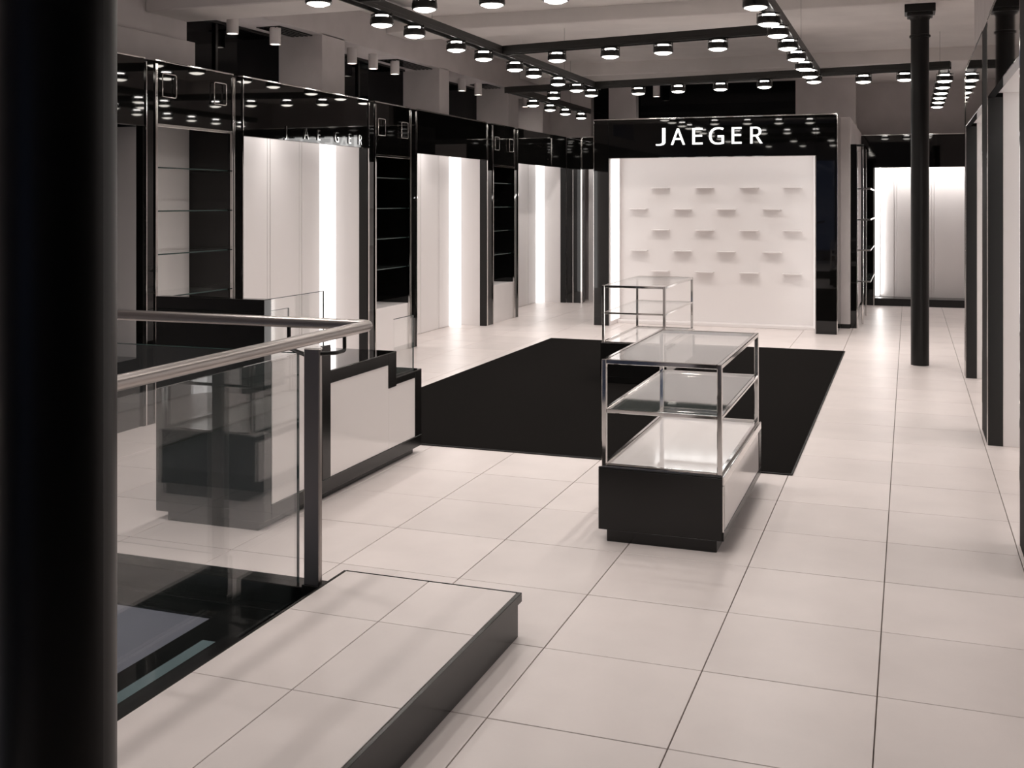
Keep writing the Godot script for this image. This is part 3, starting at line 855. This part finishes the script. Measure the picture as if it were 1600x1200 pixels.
func build_tracks() -> void:
	var y := 3.17
	var t := thing("lamp_track", "black suspended lamp track grid hanging below the ceiling", "lamp track", Vector3(-2.4, y, -10))
	channel(t, Vector3(-3.80, y, -1.96), Vector3(-3.80, y, -13.72))
	channel(t, Vector3(-1.005, y, -1.96), Vector3(-1.005, y, -12.95))
	channel(t, Vector3(-3.75, y, -7.05), Vector3(-1.06, y, -7.05))
	channel(t, Vector3(-3.75, y, -10.12), Vector3(-1.06, y, -9.66))
	channel(t, Vector3(-3.75, y, -4.1), Vector3(-1.06, y, -4.1))
	channel(t, Vector3(-3.85, y, -1.9), Vector3(-0.95, y, -1.9))  # added track out of view, carries the extra front lamps
	channel(t, Vector3(-5.05, y, -13.72), Vector3(0.43, y, -12.84))
	channel(t, Vector3(-4.97, y, -13.75), Vector3(-4.97, y, -17.4))
	channel(t, Vector3(0.38, y, -12.9), Vector3(0.38, y, -17.2))
	for p in [[-3.8, -4.6], [-3.8, -8.5], [-3.8, -12.3], [-1.005, -4.6], [-1.005, -8.2], [-1.005, -11.2], [-4.97, -16.4], [0.38, -15.2]]:
		put(t, "hanger", tube([Vector3(p[0], y + 0.05, p[1]), Vector3(p[0], CEIL + 0.01, p[1])], 0.0015, 6), M.track, off(t)).position = -off(t)
	var ly := 3.06
	var spots := []
	for z in [-13.46, -12.80, -12.05, -11.18, -10.58, -9.70, -9.03, -8.15, -7.56, -6.60, -5.5, -4.4]:
		spots.append([-3.80, z])
	lamp_row(spots, ly, "lamps of the long track beside the left cabinets", "spot lamp from the sign end of the track beside the left cabinets")
	spots = []
	for z in [-12.8, -12.26, -11.53, -10.73, -9.94, -9.15, -8.53, -7.77, -6.6, -5.5, -4.4]:
		spots.append([-1.005, z])
	lamp_row(spots, ly, "lamps of the long track beside the right aisle", "spot lamp from the sign end of the track beside the right aisle")
	spots = []
	for x in [-3.209, -2.70, -2.24, -1.7]:
		spots.append([x, -7.05])
	lamp_row(spots, ly, "lamps of the cross track over the carpet's front edge", "lamp from the counter side on the cross track over the carpet's front edge")
	spots = []
	for x in [-3.2, -2.4, -1.6]:
		spots.append([x, -4.1])
	lamp_row(spots, ly, "lamps of the cross track over the step", "lamp from the stairwell side on the cross track over the raised step")
	spots = []
	for x in [-3.2, -2.4, -1.7]:  # unseen extra lamps, added to brighten the raised step
		spots.append([x, -1.9])
	lamp_row(spots, ly, "added unseen lamps at the front that brighten the step", "added unseen lamp from the stairwell side on the added front cross track")
	spots = []
	for x in [-3.17, -2.62, -2.10, -1.59]:
		spots.append([x, lerpf(-10.12, -9.66, (x + 3.75) / 2.69)])
	lamp_row(spots, ly, "lamps of the cross track over the carpet's middle", "lamp from the left cabinets on the cross track over the carpet's middle")
	spots = []
	for x in [-4.35, -3.18, -2.66, -2.13, -1.60, -0.48, -0.04]:
		spots.append([x, lerpf(-13.72, -12.84, (x + 5.05) / 5.48)])
	lamp_row(spots, ly, "lamps of the cross track before the sign", "lamp from the left cabinets on the cross track before the illuminated sign")
	spots = []
	for z in [-14.59, -15.37, -16.13, -17.0]:
		spots.append([-4.97, z])
	lamp_row(spots, ly, "lamps of the short track by the corner window", "lamp along the short track running towards the dark corner window")
	spots = []
	for z in [-13.21, -13.95, -14.68, -15.32, -16.0, -16.75]:
		spots.append([0.38, z])
	lamp_row(spots, ly, "lamps of the short track behind the round column", "lamp along the short track running back behind the slender round column")

const ORDINAL := ["first", "second", "third", "fourth", "fifth", "sixth", "seventh", "eighth", "ninth", "tenth", "eleventh", "twelfth"]

func lamp_row(spots: Array, y: float, group: String, label: String) -> void:
	for k in spots.size():
		track_lamp(Vector3(spots[k][0], y, spots[k][1]), group, ORDINAL[k] + " " + label)

func downlight(at: Vector3, top: float, label: String, group: String) -> void:
	var t := thing("cylinder_downlight", label, "downlight", at, group)
	var h := top - at.y
	put(t, "body", lathe([Vector2(0.05, 0.0), Vector2(0.058, 0.0), Vector2(0.058, 0.0), Vector2(0.058, h), Vector2(0.058, h), Vector2(0, h)], 24), M.white, at)
	put(t, "lamp_lens", lathe([Vector2(0, 0.004), Vector2(0.05, 0.008), Vector2(0.05, 0.008), Vector2(0, 0.012)], 20), M.lens, at)
	spot(at + Vector3(0, -0.004, 0), 0.5, 40.0, 0.04, t)

func build_downlights() -> void:
	for k in 4:
		var zz = [[-9.04, -9.80], [-11.46, -12.0, -12.60], [-14.83, -15.47], [-17.65]][k]
		for i in zz.size():
			downlight(Vector3(-6.15, 3.32, zz[i]), 3.5, ("" if zz.size() == 1 else ORDINAL[i] + " ") + ["white cylinder downlight, from the step, before the window above the wide shelf niche", "white cylinder downlight, from the step, before the window above the niche behind the counter", "white cylinder downlight, from the step, before the window above the middle lit bay", "white cylinder downlight before the dark corner window"][k], "white cylinder downlights before the windows")
	downlight(Vector3(-4.0, 3.47, -18.2), 3.7, "white cylinder downlight hanging before the wide window above the sign", "white cylinder downlights before the windows")

func build_vents() -> void:
	for k in 3:
		var z = [[-9.74, -10.40], [-12.5, -13.6], [-15.6, -16.2]][k]
		var v := thing("ceiling_vent", ["black slotted air vent in the soffit nearest the street", "long black slotted air vent in the soffit over the narrow niche", "black slotted air vent in the soffit near the back corner"][k], "vent", Vector3(-6.2, 3.49, (z[0] + z[1]) * 0.5), "air vents in the window soffits")
		box(v, "tray", -6.34, -6.06, 3.492, 3.504, z[0], z[1], M.vent, 0.001)
		for i in 5:
			var x := -6.31 + 0.056 * i
			box(v, "slat", x, x + 0.03, 3.484, 3.492, z[0] - 0.01, z[1] + 0.01, M.lacquer_soft, 0.001)
